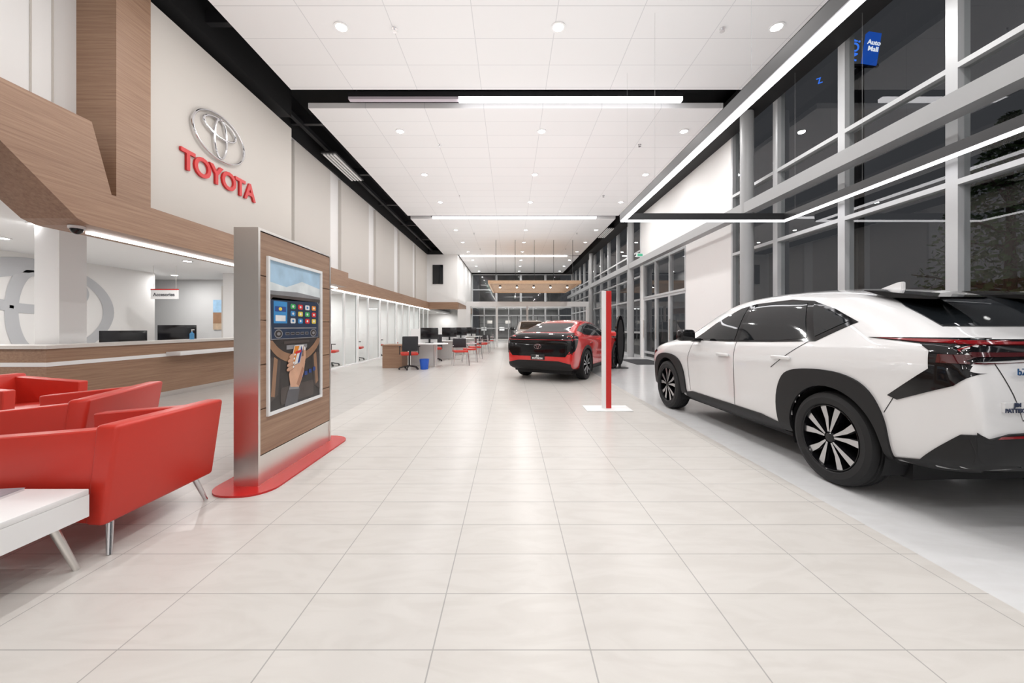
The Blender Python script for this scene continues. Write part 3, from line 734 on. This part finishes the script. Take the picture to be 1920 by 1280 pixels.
for s in (-1,1):
    D=lambda n,p,m,off=.004,**k:decal(n,p,bv,'x',s,off,m,car,**k)
    D('window_surround',[(3.12,1.065),(2.72,1.29),(2.32,1.455),(2.1,1.495),(1.6,1.51),(1.32,1.48),(1.05,1.395),(.80,1.285),(.86,1.255),(1.1,1.125),(1.6,1.10),(2.3,1.075)],GLOSSB)
    D('side_window',[(3.0,1.085),(2.7,1.27),(2.32,1.432),(2.19,1.462),(2.2,1.095)],CARGLASS,.008)
    D('side_window',[(2.12,1.10),(2.10,1.472),(1.6,1.487),(1.37,1.462),(1.2,1.145),(1.5,1.12)],CARGLASS,.008)
    D('side_window',[(1.29,1.448),(1.12,1.165),(.88,1.29),(1.05,1.37)],CARGLASS,.008)
    out=chaikin([(RU+.55,.30),(RU+.575,.58),(RU+.49,.80),(RU+.36,.875),(RU+.1,.905),(RU-.15,.895),(RU-.33,.82),(RU-.43,.64),(RU-.455,.45),(RU-.455,.32)],2)
    D('arch_cladding',out+circ_arc(RU,RZ,.41,188,-8,36),PLASTIC,.018,res=.03)
    out=chaikin([(FU+.54,.33),(FU+.53,.60),(FU+.40,.77),(FU+.15,.845),(FU-.2,.845),(FU-.42,.77),(FU-.52,.60),(FU-.55,.33)],2)
    D('arch_cladding',out+circ_arc(FU,RZ,.41,188,-8,36),PLASTIC,.018,res=.03)
    D('sill_cladding',[(RU+.53,.24),(RU+.53,.34),(RU+.8,.375),(FU-.7,.375),(FU-.53,.34),(FU-.53,.24)],PLASTIC,.014)
    D('door_seam',strip([(2.16,.38),(2.14,.8),(2.155,1.09)],.007),BLACK,.0015,thick=False)
    D('door_seam',strip([(3.12,.38),(3.16,.8),(3.06,1.06)],.007),BLACK,.0015,thick=False)
    D('door_seam',strip(chaikin([(1.56,.86),(1.46,.93),(1.36,1.0),(1.17,1.12)],2),.007),BLACK,.0015,thick=False)
    D('bumper_seam',strip([(.50,.66),(.42,.80),(.30,.92)],.005),BLACK,.0015,thick=False)
    for hu,hz in ((2.33,.925),(1.42,.965)):
        h=bv.ray_cast(Vector((s*3,hu,hz)),Vector((-s,0,0)))[0]
        bm=bmesh.new();addbox(bm,h.x+s*.022-.012,h.x+s*.022+.012,hu-.11,hu+.11,hz-.017,hz+.017,0,.010,3)
        addcyl(bm,(h.x,hu-.09,hz),(h.x+s*.02,hu-.09,hz),.012);addcyl(bm,(h.x,hu+.09,hz),(h.x+s*.02,hu+.09,hz),.012);fin(bm,'door_handle',WPAINT,car)
    bm=bmesh.new();addbox(bm,s*1.06-.11,s*1.06+.11,2.86,2.99,1.06,1.21,0,.045,4);addbox(bm,s*.92-.06,s*.92+.06,2.90,2.97,1.05,1.10,0,.012)
    fin(bm,'side_mirror',GLOSSB,car)
    D('lamp_housing',[(.66,1.172),(.32,1.142),(.25,1.10),(.235,.99),(.47,.785),(.41,.765),(.12,.90),(.03,1.0),(.03,1.14),(.12,1.178)],GLOSSB,.006,res=.03)
    D('tail_lamp',[(.60,1.168),(.30,1.147),(.06,1.142),(.06,1.157),(.3,1.165)],TAILR,.011,res=.03)
    D('tail_lamp',[(.20,1.08),(.20,1.03),(.06,1.03),(.05,1.08)],TAILD,.011,res=.03)
    D('bumper_side',[(.48,.31),(.48,.36),(.32,.40),(.10,.62),(.0,.64),(.0,.47),(.2,.36)],PLASTIC,.012,res=.035)
    D('head_lamp',[(4.52,.80),(4.25,.88),(4.2,.85),(4.48,.76)],GLOSSB,.006)
Y_=lambda n,p,m,off=.004,sd=-1,**k:decal(n,p,bv,'y',sd,off,m,car,**k)
Y_('rear_window',[(-.69,1.25),(.69,1.25),(.61,1.39),(.50,1.49),(-.50,1.49),(-.61,1.39)],CARGLASS,.007)
Y_('lamp_housing',[(-.86,1.04),(-.5,1.06),(.5,1.06),(.86,1.04),(.84,1.17),(-.84,1.17)],GLOSSB,.006)
Y_('tail_lamp',[(-.82,1.140),(.82,1.140),(.81,1.154),(-.81,1.154)],TAILR,.011)
Y_('tail_lamp',[(-.82,1.07),(-.42,1.075),(-.42,1.095),(-.82,1.095)],TAILD,.011)
Y_('tail_lamp',[(.82,1.07),(.42,1.075),(.42,1.095),(.82,1.095)],TAILD,.011)
Y_('rear_bumper',[(-.82,.47),(.82,.47),(.85,.60),(.7,.645),(.45,.66),(-.45,.66),(-.7,.645),(-.85,.60)],PLASTIC,.014)
for s in (-1,1):Y_('reflector',[(s*.78,.618),(s*.50,.63),(s*.50,.645),(s*.76,.633)],TAILR,.02,thick=False)
Y_('hatch_seam',strip([(-.72,1.04),(-.66,.86),(-.62,.72),(.62,.72),(.66,.86),(.72,1.04)],.006),BLACK,.002,thick=False)
Y_('windscreen',[(-.66,1.10),(.66,1.10),(.55,1.50),(-.55,1.50)],CARGLASS,.007,1)
Y_('front_grille',[(-.6,.40),(.6,.40),(.66,.60),(-.66,.60)],PLASTIC,.01,1)
for s in (-1,1):
    bm=bmesh.new()
    addprism(bm,[(.76,1.47),(.44,1.435),(.42,1.45),(.72,1.505),(.97,1.545)],'x',s*.24,s*.60)
    bmesh.ops.bevel(bm,geom=bm.edges[:],offset=.008,segments=2,affect='EDGES')
    fin(bm,'roof_spoiler',GLOSSB,car)
bm=bmesh.new();addprism(bm,[(1.18,1.57),(1.38,1.595),(1.23,1.64),(1.18,1.645)],'x',-.02,.02);bmesh.ops.bevel(bm,geom=bm.edges[:],offset=.008,segments=2,affect='EDGES');fin(bm,'antenna_fin',WPAINT,car)
box('dealer_badge',-.735,-.595,-.002,.06,.768,.822,WPAINT,car)
text('lettering','JIM\nPATTISON',.032,.001,.0012,INK,car,Matrix.Translation((-.665,-.006,.80))@MX_CAM)
text('lettering','bZ4X',.055,.002,.0005,mat('badge_blue',(.06,.16,.36),.2,.6),car,Matrix.Translation((-.58,.01,.975))@MX_CAM)
emblem('emblem',.075,CHROME,car,Matrix.Translation((0,.01,.98))@MX_CAM,d=.12,w=.12)
box('underbody',-.7,.7,.5,4.3,.19,.30,PLASTIC,car)
for s in (-1,1):
    wheel(car,s*.815,RU,s,RZ,.262);wheel(car,s*.815,FU,s,RZ,.262)

# ---- red sedan
a2=-math.radians(29)
car2=thing('car',(.62,8.72,0),a2,'glossy red and black fastback sedan parked at an angle','car')
RST=[(0,.68,.52,.42,.76,.82),(.04,.78,.62,.33,.92,.98),(.10,.83,.66,.28,1.0,1.05),(.2,.85,.66,.25,1.02,1.08),(.4,.86,.63,.24,1.02,1.13),(.7,.87,.59,.23,1.01,1.23),(1.1,.87,.575,.22,1.0,1.35),(1.5,.87,.57,.21,.99,1.42),(2.0,.87,.57,.21,.98,1.44),(2.4,.87,.57,.21,.97,1.41),(2.75,.87,.57,.21,.96,1.31),(3.05,.87,.60,.21,.95,1.16),(3.35,.87,.66,.22,.94,1.02),(3.8,.86,.68,.22,.90,.96),(4.2,.83,.66,.24,.83,.89),(4.5,.74,.58,.28,.74,.79),(4.62,.55,.44,.36,.62,.66)]
RU2,FU2,RR=.93,3.66,.36
body2,b2=build_body('body',RST,[RPAINT,PLASTIC],[(RU2,RR,.39),(FU2,RR,.39)],car2)
for s in (-1,1):
    D=lambda n,p,m,off=.004,**k:decal(n,p,b2,'x',s,off,m,car2,**k)
    D('window_surround',[(2.95,1.0),(2.5,1.25),(2.1,1.33),(1.6,1.335),(1.1,1.265),(.75,1.155),(.95,1.06),(1.6,1.02)],GLOSSB)
    D('side_window',[(2.85,1.015),(2.47,1.225),(2.05,1.305),(2.0,1.02)],CARGLASS,.008)
    D('side_window',[(1.93,1.02),(1.97,1.31),(1.6,1.31),(1.2,1.255),(1.08,1.07),(1.6,1.035)],CARGLASS,.008)
    for cu in (RU2,FU2):
        D('arch_cladding',circ_arc(cu,RR,.455,-8,188)+circ_arc(cu,RR,.385,188,-8),PLASTIC,.012,res=.03)
    D('sill_cladding',[(RU2+.42,.23),(RU2+.42,.31),(FU2-.42,.31),(FU2-.42,.23)],PLASTIC,.012)
    D('door_seam',strip([(1.97,.34),(1.96,1.0)],.008),BLACK,.0015,thick=False)
    D('door_seam',strip([(3.0,.34),(3.0,.97)],.008),BLACK,.0015,thick=False)
    D('door_seam',strip([(1.38,.6),(1.2,.8),(1.0,1.04)],.008),BLACK,.0015,thick=False)
    for hu in (2.15,1.2):
        h=b2.ray_cast(Vector((s*3,hu,.87)),Vector((-s,0,0)))[0]
        bm=bmesh.new();addbox(bm,h.x+s*.012-.014,h.x+s*.012+.014,hu-.10,hu+.10,.856,.886,0,.01,2);fin(bm,'door_handle',RPAINT,car2)
    bm=bmesh.new();addbox(bm,s*1.0-.10,s*1.0+.10,2.7,2.82,.98,1.11,0,.04,3);addbox(bm,s*.88-.06,s*.88+.06,2.73,2.79,.97,1.01,0,.01);fin(bm,'side_mirror',RPAINT,car2)
    D('boot_side',[(.42,1.03),(.30,.90),(.16,.72),(.0,.62),(.0,1.06),(.25,1.06)],GLOSSB,.005,res=.03)
    D('tail_lamp',[(.36,.955),(.03,.945),(.03,.965),(.34,.97)],TAILR,.01,res=.03)
    wheel(car2,s*.765,RU2,s,RR,.265,spk=5);wheel(car2,s*.765,FU2,s,RR,.265,spk=5)
Y2=lambda n,p,m,off=.004,sd=-1,**k:decal(n,p,b2,'y',sd,off,m,car2,**k)
Y2('boot_lid',[(-.66,.58),(.66,.58),(.80,.76),(.82,.98),(.70,1.10),(-.70,1.10),(-.82,.98),(-.80,.76)],GLOSSB,.006)
Y2('tail_lamp',[(-.80,.94),(.80,.94),(.80,.955),(-.80,.955)],TAILR,.011)
Y2('rear_window',[(-.58,1.12),(.58,1.12),(.46,1.33),(-.46,1.33)],CARGLASS,.006)
Y2('rear_bumper',[(-.78,.28),(.78,.28),(.76,.42),(.5,.48),(-.5,.48),(-.76,.42)],PLASTIC,.014)
Y2('windscreen',[(-.56,1.0),(.56,1.0),(.48,1.33),(-.48,1.33)],CARGLASS,.006,1)
decal('bonnet_panel',[(-.5,3.45),(.5,3.45),(.4,4.3),(-.4,4.3)],b2,'z',1,.004,GLOSSB,car2)
box('number_plate',-.17,.17,-.018,.05,.50,.62,BLKMET,car2,bev=.003)
text('lettering','JIM\nPATTISON',.055,.001,.002,WHITE,car2,Matrix.Translation((0,-.021,.57))@MX_CAM)
emblem('emblem',.085,CHROME,car2,Matrix.Translation((0,-.005,.80))@MX_CAM,d=.15,w=.12)
box('underbody',-.68,.68,.35,4.2,.16,.28,PLASTIC,car2)
copy_thing(car,(1.15,23.6,0),math.radians(180),'white electric crossover parked farther along the showroom floor')

# tall display
r=thing('tyre_display',(3.3,11.6,0),.15,'slim tall black oval tyre display stand beside the red car','display stand')
bm=bmesh.new()
addprism(bm,[(.14*math.cos(t/40*6.283),.84+.74*math.sin(t/40*6.283)) for t in range(40)],'y',-.06,.06)
fin(bm,'oval_panel',GLOSSB,r)
bm=bmesh.new();addprism(bm,[(.09*math.cos(t/30*6.283),.84+.62*math.sin(t/30*6.283)) for t in range(30)],'y',-.07,-.06)
fin(bm,'tyre_insert',TYRE,r);prism('base',rr(-.22,.22,-.2,.2,.08),'z',0,.02,BLKMET,r);box('post',-.03,.03,-.03,.03,.02,.12,BLKMET,r)

# ------------------------------------------------------------ outside
LEAF=mat('leaf',(.08,.13,.055),.7,var=.4,bscale=8,spec=.2);BARK=mat('bark',(.06,.04,.03),.9)
def tree(loc,h,rad,lab):
    r=thing('tree',loc,0,lab,'tree','trees outside')
    bm=bmesh.new();addcyl(bm,(0,0,0),(0,0,h*.8),.16,.05,10)
    rnd=random.Random(int(h*10))
    for i in range(14):
        a=rnd.uniform(0,6.28);z=rnd.uniform(h*.25,h*.8);l=rad*(1-z/h)+.4;addcyl(bm,(0,0,z),(l*math.cos(a),l*math.sin(a),z+.5),.05,.015,6)
    fin(bm,'trunk',BARK,r)
    bm=bmesh.new()
    for i in range(5200):
        z=rnd.uniform(h*.16,h);rr2=rad*(1-(z/h)**1.6)*math.sqrt(rnd.random())+.1;a=rnd.uniform(0,6.28)
        c=Vector((rr2*math.cos(a),rr2*math.sin(a),z));s_=rnd.uniform(.05,.12)
        e1=Vector((rnd.gauss(0,1),rnd.gauss(0,1),rnd.gauss(0,1))).normalized();e2=e1.orthogonal().normalized()
        bm.faces.new([bm.verts.new(c+e1*s_),bm.verts.new(c+e2*s_*.6),bm.verts.new(c-e1*s_),bm.verts.new(c-e2*s_*.6)])
    f=fin(bm,'foliage',LEAF,r,smooth=False);f['kind']='stuff'
tree((12.5,9.6,-.04),6.6,2.0,'leafy tree outside the glazing at night')
tree((11.2,4.6,-.04),5.8,1.6,'leafy tree outside the glazing at night')
r=thing('pylon_sign',(13.8,15,-.04),0,'tall roadside pylon sign with glowing blue panel outside','sign')
TL=Matrix.Translation((.30,0,12.1))@Matrix.Rotation(math.radians(9),4,'Y')@Matrix.Translation((-.30,0,-12.1))
box('pole',-.12,.12,.1,.3,0,11.5,BLKMET,r);box('bracket',-.6,.6,.0,.1,11.45,11.55,BLKMET,r)
box('panel',.06,.56,-.05,.1,11.5,12.75,emat('sign_blue',(.02,.12,.65),.55,True),r,M=TL)
text('lettering','Auto\nMall',.25,.01,.004,emat('sign_white',(.85,.9,1),.9,True),r,TL@Matrix.Translation((.31,-.07,12.25))@MX_CAM)
SB=emat('sign_blue2',(.05,.22,1),.9,True)
text('lettering','NO!',.46,.01,.008,SB,r,Matrix.Translation((-.28,-.07,12.0))@Matrix.Rotation(math.radians(-78),4,'Y')@MX_CAM)
text('lettering','Z',.30,.01,.004,SB,r,Matrix.Translation((-1.75,-.07,10.75))@Matrix.Rotation(math.radians(-20),4,'Y')@MX_CAM)

# world
w_=bpy.data.worlds.new('World');sc.world=w_;w_.use_nodes=True
w_.node_tree.nodes['Background'].inputs[0].default_value=(.036,.037,.041,1);w_.node_tree.nodes['Background'].inputs[1].default_value=1
